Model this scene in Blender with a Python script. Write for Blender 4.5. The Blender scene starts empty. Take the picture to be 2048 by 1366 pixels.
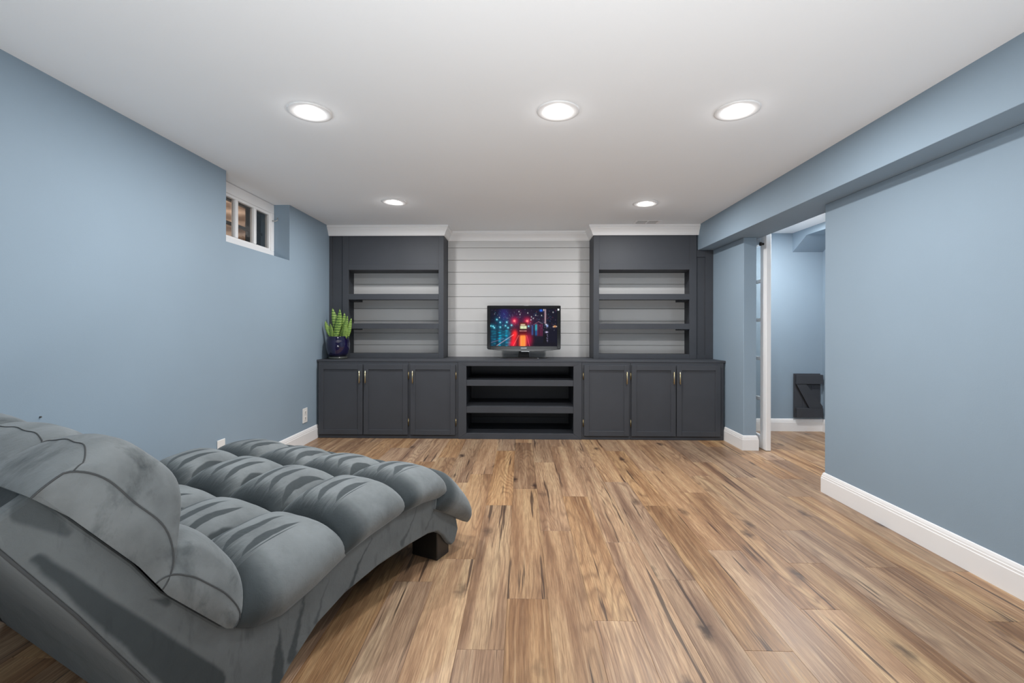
import bpy, bmesh, math, random
import numpy as np
from mathutils import Vector, Matrix
random.seed(7)
sc = bpy.context.scene
COL = sc.collection

# ------------------------------------------------------------------ camera, world, exposure
HC = 1.10                      # eye height
FPX = 910.0                    # focal length of the 16 mm lens in pixels of the 2048 px frame
YAW, ROLL = math.radians(1.2), math.radians(0.1)
cam = bpy.data.cameras.new('camera')
cam.lens, cam.sensor_width = 16.0, 36.0
cam.shift_y = -23.0 / 2048.0
cam.clip_start = 0.02
camo = bpy.data.objects.new('camera', cam)
COL.objects.link(camo)
camo.matrix_world = (Matrix.Translation((0, 0, HC)) @ Matrix.Rotation(YAW, 4, 'Z')
                     @ Matrix.Rotation(math.pi / 2, 4, 'X') @ Matrix.Rotation(ROLL, 4, 'Z'))
sc.camera = camo

w = bpy.data.worlds.new('world'); sc.world = w; w.use_nodes = True
w.node_tree.nodes['Background'].inputs[0].default_value = (0.90, 0.82, 0.74, 1)
w.node_tree.nodes['Background'].inputs[1].default_value = 2.6
sc.view_settings.view_transform = 'Standard'
sc.view_settings.look = 'None'
sc.view_settings.gamma = 1.0
sc.view_settings.use_curve_mapping = False
sc.view_settings.exposure = 0.18
sc.cycles.max_bounces = 12
sc.cycles.diffuse_bounces = 8

H = 2.22                       # ceiling height
XL, XR = -2.085, 2.06          # side walls
XB = 1.88                      # face of the boxed beam
ZB = 1.955                     # underside of the beam
WT = 0.13                      # thickness of the right wall
YF = -2.6                      # wall behind the camera
CAB, TOW, SHIP = 4.59, 4.88, 5.18
ZC = 0.795                     # top of the counter

LAMP_W = 18.0                  # watts of each recessed lamp
LAMP_COL = (1.0, 0.99, 0.985)

# added fill light behind the camera, turned up to brighten the ceiling
fl = bpy.data.lights.new('ceiling_fill', 'AREA'); fl.shape = 'RECTANGLE'; fl.size, fl.size_y = 1.6, 0.8; fl.spread = math.radians(115)
fl.energy = 41.0; fl.color = (0.96, 0.985, 1.0)
flo = bpy.data.objects.new('ceiling_fill', fl); COL.objects.link(flo)
flo.location = (0.15, -0.9, 0.3); flo.rotation_euler = (math.radians(180 - 40), 0, 0)

def at(px, py, Y):
    """room point on the plane y = Y that the photograph shows at (px, py)"""
    a, b = px - 1024.0, -(py - 660.0)
    c, s = math.cos(ROLL), math.sin(ROLL)
    a, b = a * c - b * s, a * s + b * c
    c, s = math.cos(YAW), math.sin(YAW)
    x, y = a * c - FPX * s, a * s + FPX * c
    t = Y / y
    return Vector((x * t, Y, HC + b * t))
def X(px, Y): return at(px, 660, Y).x
def Z(py, Y, px=1043): return at(px, py, Y).z

# ------------------------------------------------------------------ helpers
def link(name, me, mats, loc=(0, 0, 0), parent=None):
    o = bpy.data.objects.new(name, me)
    COL.objects.link(o)
    if mats is not None and len(me.materials) == 0:
        for m in (mats if isinstance(mats, (list, tuple)) else [mats]):
            me.materials.append(m)
    if parent is not None:
        o.parent = parent
    o.location = loc
    return o

ORG = {}                       # world origin of things (no rotations are used)
def thing(name, label, cat, loc=(0, 0, 0), group=None):
    o = bpy.data.objects.new(name, None)
    o.empty_display_size = 0.05
    COL.objects.link(o)
    o.location = loc
    ORG[o.name] = Vector(loc)
    tag(o, label, cat, group)
    return o
def tag(o, label=None, cat=None, group=None, kind=None):
    if label: o['label'] = label
    if cat: o['category'] = cat
    if group: o['group'] = group
    if kind: o['kind'] = kind
    return o
def mk(name, bm, mat, parent=None, smooth=False, bevel=0.0, loc=None, sub=0, seg=1):
    """bmesh in room coordinates -> object (origin moved to its parent's origin or to loc)"""
    org = ORG.get(parent.name, Vector((0, 0, 0))) if parent is not None else Vector(loc or (0, 0, 0))
    bmesh.ops.recalc_face_normals(bm, faces=bm.faces[:])
    if org.length > 0:
        bmesh.ops.translate(bm, verts=bm.verts[:], vec=-org)
    me = bpy.data.meshes.new(name)
    bm.to_mesh(me); bm.free()
    if smooth:
        for p in me.polygons: p.use_smooth = True
    o = link(name, me, mat, loc=(0, 0, 0) if parent is not None else org, parent=parent)
    ORG[o.name] = org
    if bevel > 0:
        b = o.modifiers.new('bevel', 'BEVEL'); b.width = bevel; b.segments = seg; b.limit_method = 'ANGLE'
        b.angle_limit = math.radians(40)
    if sub:
        s = o.modifiers.new('subsurf', 'SUBSURF'); s.levels = sub; s.render_levels = sub
    return o
def box(bm, x0, x1, y0, y1, z0, z1):
    v = [bm.verts.new((x, y, z)) for x in (x0, x1) for y in (y0, y1) for z in (z0, z1)]
    for f in ((0, 1, 3, 2), (4, 6, 7, 5), (0, 4, 5, 1), (2, 3, 7, 6), (0, 2, 6, 4), (1, 5, 7, 3)):
        bm.faces.new([v[i] for i in f])
def B(*boxes):
    bm = bmesh.new()
    for b in boxes: box(bm, *b)
    return bm
def prism(bm, pts, axis, a0, a1):
    """polygon (2D) extruded along an axis. axis 'x': pts=(y,z); 'y': (x,z); 'z': (x,y)"""
    def P(p, a):
        return {'x': (a, p[0], p[1]), 'y': (p[0], a, p[1]), 'z': (p[0], p[1], a)}[axis]
    A = [bm.verts.new(P(p, a0)) for p in pts]; C = [bm.verts.new(P(p, a1)) for p in pts]
    n = len(pts)
    for i in range(n):
        bm.faces.new((A[i], A[(i + 1) % n], C[(i + 1) % n], C[i]))
    bm.faces.new(A[::-1]); bm.faces.new(C)
def lathe(bm, prof, cx, cy, n=32, cap=True):
    rings = []
    for r, z in prof:
        rings.append([bm.verts.new((cx + r * math.cos(2 * math.pi * k / n), cy + r * math.sin(2 * math.pi * k / n), z)) for k in range(n)])
    for a, b in zip(rings, rings[1:]):
        for k in range(n):
            bm.faces.new((a[k], a[(k + 1) % n], b[(k + 1) % n], b[k]))
    if cap:
        bm.faces.new(rings[0][::-1]); bm.faces.new(rings[-1])
def tube(bm, pts, r, n=8):
    pts = [Vector(p) for p in pts]
    rings = []
    for i, p in enumerate(pts):
        t = (pts[min(i + 1, len(pts) - 1)] - pts[max(i - 1, 0)]).normalized()
        up = Vector((0, 0, 1)) if abs(t.z) < 0.9 else Vector((1, 0, 0))
        s = t.cross(up).normalized(); q = s.cross(t)
        rings.append([bm.verts.new(p + r * (math.cos(2 * math.pi * k / n) * s + math.sin(2 * math.pi * k / n) * q)) for k in range(n)])
    for a, b in zip(rings, rings[1:]):
        for k in range(n): bm.faces.new((a[k], a[(k + 1) % n], b[(k + 1) % n], b[k]))
    bm.faces.new(rings[0][::-1]); bm.faces.new(rings[-1])
def sweep(bm, path, prof):
    """profile (d, z) swept along a 2D path, d to the right of the direction, mitred at the corners"""
    path = [Vector(p) for p in path]; n = len(path)
    sec = []
    for i in range(n):
        ns = []
        if i > 0:
            d = (path[i] - path[i - 1]).normalized(); ns.append(Vector((d.y, -d.x)))
        if i < n - 1:
            d = (path[i + 1] - path[i]).normalized(); ns.append(Vector((d.y, -d.x)))
        if len(ns) == 2:
            m = (ns[0] + ns[1]); m = m / (m.dot(ns[0]))
        else: m = ns[0]
        sec.append([bm.verts.new((path[i].x + m.x * d_, path[i].y + m.y * d_, z)) for d_, z in prof])
    k = len(prof)
    for a, b in zip(sec, sec[1:]):
        for j in range(k):
            bm.faces.new((a[j], a[(j + 1) % k], b[(j + 1) % k], b[j]))
    bm.faces.new(sec[0]); bm.faces.new(sec[-1][::-1])

# ------------------------------------------------------------------ materials
class NT:
    def __init__(s, name):
        s.m = bpy.data.materials.new(name); s.m.use_nodes = True
        s.t = s.m.node_tree; s.n = s.t.nodes; s.b = s.n['Principled BSDF']
    def new(s, typ, **kw):
        nd = s.n.new(typ)
        for k, v in kw.items():
            if k.startswith('i_'):
                nd.inputs[k[2:].replace('_', ' ')].default_value = v
            else: setattr(nd, k, v)
        return nd
    def l(s, a, b): s.t.links.new(a, b)
    def math(s, op, a, b=None, clamp=False, c=None):
        nd = s.n.new('ShaderNodeMath'); nd.operation = op; nd.use_clamp = clamp
        for i, v in enumerate((a, b, c)):
            if v is None: continue
            if isinstance(v, (int, float)): nd.inputs[i].default_value = v
            else: s.l(v, nd.inputs[i])
        return nd.outputs[0]
    def mix(s, fac, a, b, mode='MIX'):
        nd = s.n.new('ShaderNodeMix'); nd.data_type = 'RGBA'; nd.blend_type = mode
        for inp, v in ((nd.inputs[0], fac), (nd.inputs[6], a), (nd.inputs[7], b)):
            if isinstance(v, (int, float)): inp.default_value = v
            elif isinstance(v, (tuple, list)): inp.default_value = (*v[:3], 1)
            else: s.l(v, inp)
        return nd.outputs[2]
    def ramp(s, fac, stops, interp='LINEAR'):
        nd = s.n.new('ShaderNodeValToRGB'); cr = nd.color_ramp; cr.interpolation = interp
        while len(cr.elements) < len(stops): cr.elements.new(0.5)
        for e, (p, c) in zip(cr.elements, stops):
            e.position = p; e.color = (*c, 1) if len(c) == 3 else c
        s.l(fac, nd.inputs[0]); return nd.outputs[0]
    def noise(s, vec, scale, detail=3, rough=0.5, dist=0.0):
        nd = s.new('ShaderNodeTexNoise'); nd.inputs['Scale'].default_value = scale
        nd.inputs['Detail'].default_value = detail; nd.inputs['Roughness'].default_value = rough
        nd.inputs['Distortion'].default_value = dist
        s.l(vec, nd.inputs['Vector']); return nd.outputs[0]
    def mapping(s, vec, scale=(1, 1, 1), loc=(0, 0, 0), rot=(0, 0, 0)):
        nd = s.new('ShaderNodeMapping'); nd.inputs['Scale'].default_value = scale
        nd.inputs['Location'].default_value = loc; nd.inputs['Rotation'].default_value = rot
        s.l(vec, nd.inputs['Vector']); return nd.outputs[0]
    def bump(s, h, strength=0.2, dist=0.01):
        nd = s.new('ShaderNodeBump'); nd.inputs['Strength'].default_value = strength
        nd.inputs['Distance'].default_value = dist
        s.l(h, nd.inputs['Height']); s.l(nd.outputs[0], s.b.inputs['Normal'])
    def set(s, **kw):
        for k, v in kw.items(): s.b.inputs[k.replace('_', ' ')].default_value = v
        return s

def lin(r, g, b):
    f = lambda c: (c / 255 / 12.92) if c / 255 <= 0.04045 else ((c / 255 + 0.055) / 1.055) ** 2.4
    return (f(r), f(g), f(b))

def paint(name, col, rough=0.5, var=0.06, bump=0.08, bscale=180, spec=0.4, vscale=1.2):
    t = NT(name); g = t.new('ShaderNodeNewGeometry').outputs['Position']
    n = t.noise(g, vscale, 3)
    a = tuple(c * (1 - var) for c in col); b = tuple(min(1, c * (1 + var)) for c in col)
    t.l(t.ramp(n, [(0.3, a), (0.7, b)]), t.b.inputs['Base Color'])
    t.set(Roughness=rough); t.b.inputs['Specular IOR Level'].default_value = spec
    if bump > 0: t.bump(t.noise(g, bscale, 2), bump, 0.002)
    return t.m
def plain(name, col, rough=0.4, metal=0.0, spec=0.5, **kw):
    t = NT(name); t.b.inputs['Base Color'].default_value = (*col, 1)
    t.set(Roughness=rough, Metallic=metal); t.b.inputs['Specular IOR Level'].default_value = spec
    g = t.new('ShaderNodeTexCoord').outputs['Object']
    t.bump(t.noise(g, 260, 2), 0.03, 0.0005)
    return t.m

M = {}
M['wall'] = paint('blue_wall_paint', (0.270, 0.352, 0.428), 0.62, 0.03, 0.10, 220, 0.25)
M['ceil'] = paint('ceiling_paint', (0.915, 0.94, 0.96), 0.8, 0.012, 0.10, 160, 0.2)
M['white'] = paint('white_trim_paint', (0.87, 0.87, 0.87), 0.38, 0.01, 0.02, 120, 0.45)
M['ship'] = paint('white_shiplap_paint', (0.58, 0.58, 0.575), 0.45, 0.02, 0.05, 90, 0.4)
M['char'] = paint('charcoal_cabinet_paint', (0.053, 0.058, 0.068), 0.55, 0.05, 0.06, 140, 0.3, 4)
M['chard'] = paint('charcoal_paint_inside', (0.050, 0.052, 0.058), 0.55, 0.05, 0.04, 140, 0.3, 4)
M['black'] = plain('black_gap', (0.01, 0.01, 0.01), 0.8)
M['brass'] = plain('brushed_brass', (0.72, 0.62, 0.38), 0.28, 1.0)
M['hinge'] = plain('aged_brass', (0.30, 0.24, 0.13), 0.4, 1.0)
M['tvblack'] = plain('glossy_black_plastic', (0.012, 0.012, 0.013), 0.12)
M['tvdark'] = plain('dark_grey_plastic', (0.035, 0.036, 0.038), 0.35)
M['tvmatt'] = plain('matt_black_plastic', (0.010, 0.010, 0.011), 0.7, 0, 0.15)
M['silver'] = plain('silver_print', (0.75, 0.76, 0.78), 0.3, 0.6)
M['outlet'] = plain('white_plastic', (0.82, 0.82, 0.80), 0.3)
M['slot'] = plain('outlet_slot_dark', (0.06, 0.055, 0.05), 0.6)
M['soil'] = plain('potting_soil', (0.05, 0.035, 0.025), 0.95)
M['leg'] = plain('black_stained_wood', (0.012, 0.011, 0.010), 0.35)
M['steel'] = plain('galvanised_metal', (0.55, 0.55, 0.54), 0.45, 0.8)

def lens_mat():
    t = NT('lamp_lens')
    t.b.inputs['Base Color'].default_value = (0.9, 0.9, 0.9, 1)
    t.b.inputs['Emission Color'].default_value = (1, 0.98, 0.95, 1)
    t.b.inputs['Emission Strength'].default_value = 14
    return t.m
M['lens'] = lens_mat()

def glass_mat():
    t = NT('window_glass')
    t.b.inputs['Base Color'].default_value = (0.93, 0.95, 0.94, 1)
    t.set(Roughness=0.03, IOR=1.45); t.b.inputs['Transmission Weight'].default_value = 1
    g = t.new('ShaderNodeTexCoord').outputs['Object']
    t.bump(t.noise(g, 14, 2), 0.10, 0.01)
    return t.m
M['glass'] = glass_mat()

def pot_mat():
    t = NT('cobalt_glaze'); g = t.new('ShaderNodeTexCoord').outputs['Object']
    n = t.noise(t.mapping(g, (14, 14, 3)), 2.0, 3)
    t.l(t.ramp(n, [(0.3, (0.005, 0.004, 0.024)), (0.75, (0.010, 0.007, 0.048))]), t.b.inputs['Base Color'])
    t.set(Roughness=0.09); t.b.inputs['Coat Weight'].default_value = 0.6
    t.bump(t.noise(g, 30, 2), 0.08, 0.004)
    return t.m
M['pot'] = pot_mat()

def leaf_mat():
    t = NT('snake_plant_leaf'); uv = t.new('ShaderNodeTexCoord').outputs['UV']
    sep = t.new('ShaderNodeSeparateXYZ'); t.l(uv, sep.inputs[0])
    nz = t.noise(t.mapping(uv, (3, 9, 1)), 3.0, 4, 0.6)
    band = t.math('SINE', t.math('ADD', t.math('MULTIPLY', sep.outputs[1], 75), t.math('MULTIPLY', nz, 13)))
    f = t.math('MULTIPLY_ADD', band, 0.5, c=0.5)
    col = t.ramp(f, [(0.12, (0.04, 0.11, 0.018)), (0.45, (0.17, 0.31, 0.05)), (0.9, (0.34, 0.47, 0.12))])
    t.l(col, t.b.inputs['Base Color']); t.set(Roughness=0.35)
    return t.m
M['leaf'] = leaf_mat()

def wood_mat():
    t = NT('oak_plank')
    oc = t.new('ShaderNodeTexCoord').outputs['Object']
    rnd = t.new('ShaderNodeObjectInfo').outputs['Random']
    off = t.new('ShaderNodeCombineXYZ')
    t.l(t.math('MULTIPLY', rnd, 37.0), off.inputs[0]); t.l(t.math('MULTIPLY', rnd, 91.0), off.inputs[1])
    t.l(t.math('MULTIPLY', rnd, 53.0), off.inputs[2])
    add = t.new('ShaderNodeVectorMath', operation='ADD'); t.l(oc, add.inputs[0]); t.l(off.outputs[0], add.inputs[1])
    p = add.outputs[0]
    # broad tone, streaked along the plank (local y)
    broad = t.noise(t.mapping(p, (14, 0.65, 1)), 1.0, 3, 0.55, 0.35)
    tone = t.ramp(broad, [(0.24, lin(116, 82, 57)), (0.40, lin(154, 115, 79)), (0.54, lin(184, 145, 103)), (0.76, lin(208, 175, 128))])
    # cathedral rings: distance field warped by noise
    warp = t.noise(t.mapping(p, (5.5, 0.55, 1)), 1.0, 2, 0.45)
    rings = t.math('SINE', t.math('MULTIPLY', warp, 150.0))
    ringm = t.math('SMOOTH_MIN', t.math('MULTIPLY_ADD', rings, 0.5, c=0.5), 1.0, c=0.1)
    ringf = t.math('POWER', ringm, 3.0)
    sel = t.ramp(t.noise(t.mapping(p, (5, 0.35, 1), (7, 3, 0)), 1.0, 1), [(0.42, (0, 0, 0)), (0.56, (1, 1, 1))])
    ringk = t.math('MULTIPLY', t.math('MULTIPLY', ringf, sel), 0.46)
    c1 = t.mix(ringk, tone, lin(98, 66, 44))
    # fine grain
    fine = t.noise(t.mapping(p, (260, 9, 1)), 1.0, 4, 0.65)
    c2 = t.mix(t.math('MULTIPLY', t.ramp(fine, [(0.42, (1, 1, 1)), (0.60, (0, 0, 0))]), 0.46), c1, lin(100, 68, 46))
    pale = t.noise(t.mapping(p, (90, 2.5, 1), (3, 1, 0)), 1.0, 3, 0.6)
    c2 = t.mix(t.math('MULTIPLY', t.ramp(pale, [(0.55, (0, 0, 0)), (0.72, (1, 1, 1))]), 0.40), c2, lin(214, 180, 136))
    # knots
    vor = t.new('ShaderNodeTexVoronoi'); vor.inputs['Scale'].default_value = 1.0
    wp = t.new('ShaderNodeVectorMath', operation='ADD')
    nv = t.new('ShaderNodeTexNoise'); nv.inputs['Scale'].default_value = 22; t.l(p, nv.inputs['Vector'])
    sc_ = t.new('ShaderNodeVectorMath', operation='SCALE'); sc_.inputs[3].default_value = 0.05
    t.l(nv.outputs[1], sc_.inputs[0]); t.l(p, wp.inputs[0]); t.l(sc_.outputs[0], wp.inputs[1])
    t.l(t.mapping(wp.outputs[0], (6.5, 2.6, 0.0)), vor.inputs['Vector'])
    kd = t.ramp(vor.outputs['Distance'], [(0.05, (1, 1, 1)), (0.12, (0.55, 0.55, 0.55)), (0.21, (0, 0, 0))])
    sepk = t.new('ShaderNodeSeparateColor'); t.l(vor.outputs['Color'], sepk.inputs[0])
    kd = t.math('MULTIPLY', kd, t.math('GREATER_THAN', sepk.outputs[0], 0.42))
    c3 = t.mix(t.math('MULTIPLY', kd, 0.88), c2, lin(56, 39, 33))
    # dark mineral cracks along the grain
    cr = t.noise(t.mapping(p, (42, 1.3, 1), (11, 5, 0)), 1.0, 3, 0.5)
    crk = t.ramp(cr, [(0.64, (0, 0, 0)), (0.69, (1, 1, 1))])
    c4 = t.mix(t.math('MULTIPLY', crk, 0.80), c3, lin(58, 42, 36))
    # plank to plank tint
    hsv = t.new('ShaderNodeHueSaturation')
    r2 = t.math('FRACT', t.math('MULTIPLY', rnd, 17.31))
    t.l(t.math('MULTIPLY_ADD', r2, 0.24, c=0.76), hsv.inputs['Value'])
    r3 = t.math('FRACT', t.math('MULTIPLY', rnd, 43.77))
    t.l(t.math('MULTIPLY_ADD', r3, 0.2, c=0.78), hsv.inputs['Saturation'])
    t.l(c4, hsv.inputs['Color'])
    t.l(hsv.outputs[0], t.b.inputs['Base Color'])
    rr = t.ramp(fine, [(0.3, (0.32, 0.32, 0.32)), (0.7, (0.42, 0.42, 0.42))])
    t.l(rr, t.b.inputs['Roughness'])
    t.b.inputs['Specular IOR Level'].default_value = 0.42
    t.bump(t.math('ADD', fine, t.math('MULTIPLY', crk, -0.8)), 0.06, 0.002)
    return t.m
M['wood'] = wood_mat()
M['gap'] = plain('floor_underlay', (0.06, 0.04, 0.03), 0.9)

VEL = (0.172, 0.191, 0.198); VELD = (0.022, 0.030, 0.034)
def velvet(name, mode):
    t = NT(name)
    tc = t.new('ShaderNodeTexCoord'); uv, oc = tc.outputs['UV'], tc.outputs['Object']
    rnd = t.new('ShaderNodeObjectInfo').outputs['Random']
    big = t.noise(oc, 7.0, 4, 0.6)
    base = t.ramp(big, [(0.3, tuple(c * 0.72 for c in VEL)), (0.55, VEL), (0.8, tuple(c * 1.18 for c in VEL))])
    if mode == 'puff':
        sep = t.new('ShaderNodeSeparateXYZ'); t.l(uv, sep.inputs[0])
        a = t.math('MULTIPLY_ADD', sep.outputs[0], 2.0, c=-1.0)        # -1 head side .. 1 foot side
        b = sep.outputs[1]
        nz = t.noise(t.mapping(oc, (1, 1, 1)), 9.0, 2, 0.5)
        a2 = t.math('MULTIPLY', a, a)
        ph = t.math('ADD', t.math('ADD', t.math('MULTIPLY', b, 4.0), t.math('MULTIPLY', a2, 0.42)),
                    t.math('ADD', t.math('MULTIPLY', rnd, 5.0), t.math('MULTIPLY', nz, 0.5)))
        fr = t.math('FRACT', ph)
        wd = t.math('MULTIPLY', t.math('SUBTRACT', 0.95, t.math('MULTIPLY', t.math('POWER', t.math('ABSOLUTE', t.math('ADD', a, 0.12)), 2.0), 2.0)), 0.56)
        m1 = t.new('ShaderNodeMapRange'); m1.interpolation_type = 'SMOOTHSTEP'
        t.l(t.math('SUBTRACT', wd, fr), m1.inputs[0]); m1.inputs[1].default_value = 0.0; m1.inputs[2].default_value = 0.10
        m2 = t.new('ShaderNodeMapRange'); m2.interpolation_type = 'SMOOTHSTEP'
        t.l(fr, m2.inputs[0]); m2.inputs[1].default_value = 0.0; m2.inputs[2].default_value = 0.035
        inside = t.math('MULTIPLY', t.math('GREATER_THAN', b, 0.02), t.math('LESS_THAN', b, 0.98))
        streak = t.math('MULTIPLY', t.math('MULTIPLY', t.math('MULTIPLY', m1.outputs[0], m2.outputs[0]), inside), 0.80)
        # shade of the head-side face painted darker, mixed with brushed nap, ragged edge
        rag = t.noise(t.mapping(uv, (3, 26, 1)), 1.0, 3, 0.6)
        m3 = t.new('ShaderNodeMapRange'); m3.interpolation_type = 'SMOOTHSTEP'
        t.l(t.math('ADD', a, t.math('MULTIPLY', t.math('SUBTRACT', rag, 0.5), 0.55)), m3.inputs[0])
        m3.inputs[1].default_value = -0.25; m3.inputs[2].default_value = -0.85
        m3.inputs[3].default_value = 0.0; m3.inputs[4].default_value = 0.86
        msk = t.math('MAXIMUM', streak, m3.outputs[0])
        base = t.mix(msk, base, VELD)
    elif mode == 'panel':
        base = t.ramp(big, [(0.3, tuple(c * 0.62 for c in VEL)), (0.55, tuple(c * 0.74 for c in VEL)), (0.8, tuple(c * 0.84 for c in VEL))])  # panel velvet darker than the tufts: shade of the turned-away sides painted in
        # brushed swathes on the side; uv = (distance from the foot, height)
        sep = t.new('ShaderNodeSeparateXYZ'); t.l(uv, sep.inputs[0])
        wob = t.math('MULTIPLY', t.math('SUBTRACT', t.noise(oc, 11.0, 3, 0.6), 0.5), 0.045)
        su, zu = t.math('ADD', sep.outputs[0], wob), t.math('ADD', sep.outputs[1], wob)
        msk = None
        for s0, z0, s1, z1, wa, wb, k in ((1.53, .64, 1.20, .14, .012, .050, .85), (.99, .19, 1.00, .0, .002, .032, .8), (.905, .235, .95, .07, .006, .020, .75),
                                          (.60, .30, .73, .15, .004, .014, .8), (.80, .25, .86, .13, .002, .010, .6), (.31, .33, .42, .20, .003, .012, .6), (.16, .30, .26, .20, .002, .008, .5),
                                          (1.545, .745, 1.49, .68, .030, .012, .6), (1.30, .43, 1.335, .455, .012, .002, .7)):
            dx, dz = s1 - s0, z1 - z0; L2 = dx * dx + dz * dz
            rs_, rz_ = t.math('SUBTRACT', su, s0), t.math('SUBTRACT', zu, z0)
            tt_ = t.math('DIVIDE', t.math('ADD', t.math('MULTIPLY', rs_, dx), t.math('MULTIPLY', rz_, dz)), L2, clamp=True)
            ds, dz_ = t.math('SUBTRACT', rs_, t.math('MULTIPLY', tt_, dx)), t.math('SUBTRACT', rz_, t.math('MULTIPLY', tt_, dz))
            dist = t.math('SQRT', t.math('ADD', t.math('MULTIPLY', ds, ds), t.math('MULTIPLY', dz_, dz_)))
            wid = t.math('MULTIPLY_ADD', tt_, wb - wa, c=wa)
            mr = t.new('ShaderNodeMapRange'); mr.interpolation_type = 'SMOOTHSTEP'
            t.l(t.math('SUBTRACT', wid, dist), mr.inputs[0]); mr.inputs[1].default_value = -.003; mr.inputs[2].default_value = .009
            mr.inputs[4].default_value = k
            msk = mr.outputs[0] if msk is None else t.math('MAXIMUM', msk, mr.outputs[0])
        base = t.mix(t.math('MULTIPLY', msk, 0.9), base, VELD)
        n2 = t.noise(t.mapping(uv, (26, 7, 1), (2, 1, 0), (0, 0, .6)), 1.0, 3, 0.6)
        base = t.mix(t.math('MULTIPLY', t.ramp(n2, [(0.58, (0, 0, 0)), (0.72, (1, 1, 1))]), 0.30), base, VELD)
    else:
        n1 = t.noise(t.mapping(oc, (1, 1, 1), (4, 1, 2)), 6.0, 5, 0.65, 0.5)
        k = t.ramp(n1, [(0.50, (0, 0, 0)), (0.70, (1, 1, 1))])
        base = t.mix(t.math('MULTIPLY', k, 0.72), base, VELD)
    t.l(base, t.b.inputs['Base Color'])
    t.set(Roughness=0.75); t.b.inputs['Specular IOR Level'].default_value = 0.15
    t.b.inputs['Sheen Weight'].default_value = 0.18
    t.b.inputs['Sheen Roughness'].default_value = 0.4
    t.b.inputs['Sheen Tint'].default_value = (0.85, 0.95, 1.0, 1)
    wr = t.noise(oc, 24, 4, 0.6, 0.6)
    fz = t.noise(oc, 700, 2)
    t.bump(t.math('ADD', wr, t.math('MULTIPLY', fz, 0.12)), 0.22, 0.012)
    return t.m
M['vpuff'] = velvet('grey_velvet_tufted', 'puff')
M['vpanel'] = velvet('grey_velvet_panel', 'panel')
M['vroll'] = velvet('grey_velvet_roll', 'roll')
M['seam'] = plain('dark_seam_thread', (0.05, 0.055, 0.058), 0.9)

# ------------------------------------------------------------------ room shell
def struct(name, bm, mat, **kw):
    return tag(mk(name, bm, mat, **kw), kind='structure')

XO, YO, YO0, HO = 3.29, 5.045, 1.2, 2.165       # adjoining room: right wall, back wall, near wall, ceiling
floor = struct('floor', B((XL - .3, XO + .1, YF - .1, 5.4, -0.12, -0.012)), M['gap'])
# planks run along the room, one object each
PW, PL, GAP = 0.165, 1.29, 0.0006
plank_cache = {}
def plank_mesh(wd, ln):
    key = (round(wd, 4), round(ln, 4))
    if key not in plank_cache:
        bm = bmesh.new(); e = 0.0008
        hx, hy = wd / 2 - GAP / 2, ln / 2 - GAP / 2
        lo = [bm.verts.new((sx * hx, sy * hy, -0.012)) for sx, sy in ((-1, -1), (1, -1), (1, 1), (-1, 1))]
        mi = [bm.verts.new((sx * hx, sy * hy, -e * .6)) for sx, sy in ((-1, -1), (1, -1), (1, 1), (-1, 1))]
        hi = [bm.verts.new((sx * (hx - e), sy * (hy - e), 0)) for sx, sy in ((-1, -1), (1, -1), (1, 1), (-1, 1))]
        for A, C in ((lo, mi), (mi, hi)):
            for i in range(4): bm.faces.new((A[i], A[(i + 1) % 4], C[(i + 1) % 4], C[i]))
        bm.faces.new(hi)
        me = bpy.data.meshes.new('plank'); bm.to_mesh(me); bm.free(); me.materials.append(M['wood'])
        plank_cache[key] = me
    return plank_cache[key]
JOINT = {0: 1.864, -1: 1.564, 2: 1.73, 1: 2.50, 3: 2.37, 5: 2.87, 4: 2.02, -2: 2.18, -3: 1.98, -4: 2.62, 6: 2.30, 7: 1.82}
prev = 0.3
k0 = -13
for k in range(k0, 21):
    x0, x1 = -0.057 + PW * k, -0.057 + PW * (k + 1)
    if k in JOINT: j = JOINT[k]
    else:
        j = prev + random.choice((0.36, 0.5, 0.72, 0.9)); j = j % PL
    prev = j
    cx0, cx1 = max(x0, XL + 0.004), min(x1, XO - 0.004)
    if cx1 - cx0 < 0.02: continue
    if x1 <= XR + WT + .1: ya, yb = YF + .01, (4.78 if x1 < XR else 5.0)
    else: ya, yb = YO0 + .01, YO - .004
    if XR - .1 < x1 <= XR + WT + .12: ya = YF + .01
    y = j - PL * math.ceil((j - ya) / PL)
    while y < yb - 0.02:
        a, b = max(y, ya), min(y + PL, yb)
        if b - a > 0.04:
            link('plank', plank_mesh(cx1 - cx0, b - a), None, ((cx0 + cx1) / 2, (a + b) / 2, 0), floor)
        y += PL

struct('ceiling', B((XL - .3, XB + .02, YF, 5.4, H, H + .12)), M['ceil'])
# left wall with the window recess
WY0, WY1, WZ0 = 3.167, 4.045, 1.722
struct('wall_left', B((XL - .28, XL, YF, WY0, 0, H), (XL - .28, XL, WY1, 5.4, 0, H), (XL - .28, XL, WY0, WY1, 0, WZ0)), M['wall'])
YE, YC = 3.135, 4.228          # right wall ends / column begins
struct('wall_right', B((XR, XR + WT, YF, YE, 0, ZB)), M['wall'], bevel=0.004, seg=2)
struct('wall_column', B((XR - .02, 2.158, YC, 5.4, 0, ZB)), M['wall'], bevel=0.004, seg=2)
struct('beam', B((XB, XR + WT + .015, YF, 5.4, ZB, H + .1)), M['wall'], bevel=0.003, seg=2)
struct('wall_front', B((XL - .3, XO, YF - .12, YF, 0, H + .1)), M['wall'])
wback = struct('wall_back', B((XL - .3, XR + .1, SHIP + .022, SHIP + .12, 0, H)), M['ship'])
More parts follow.
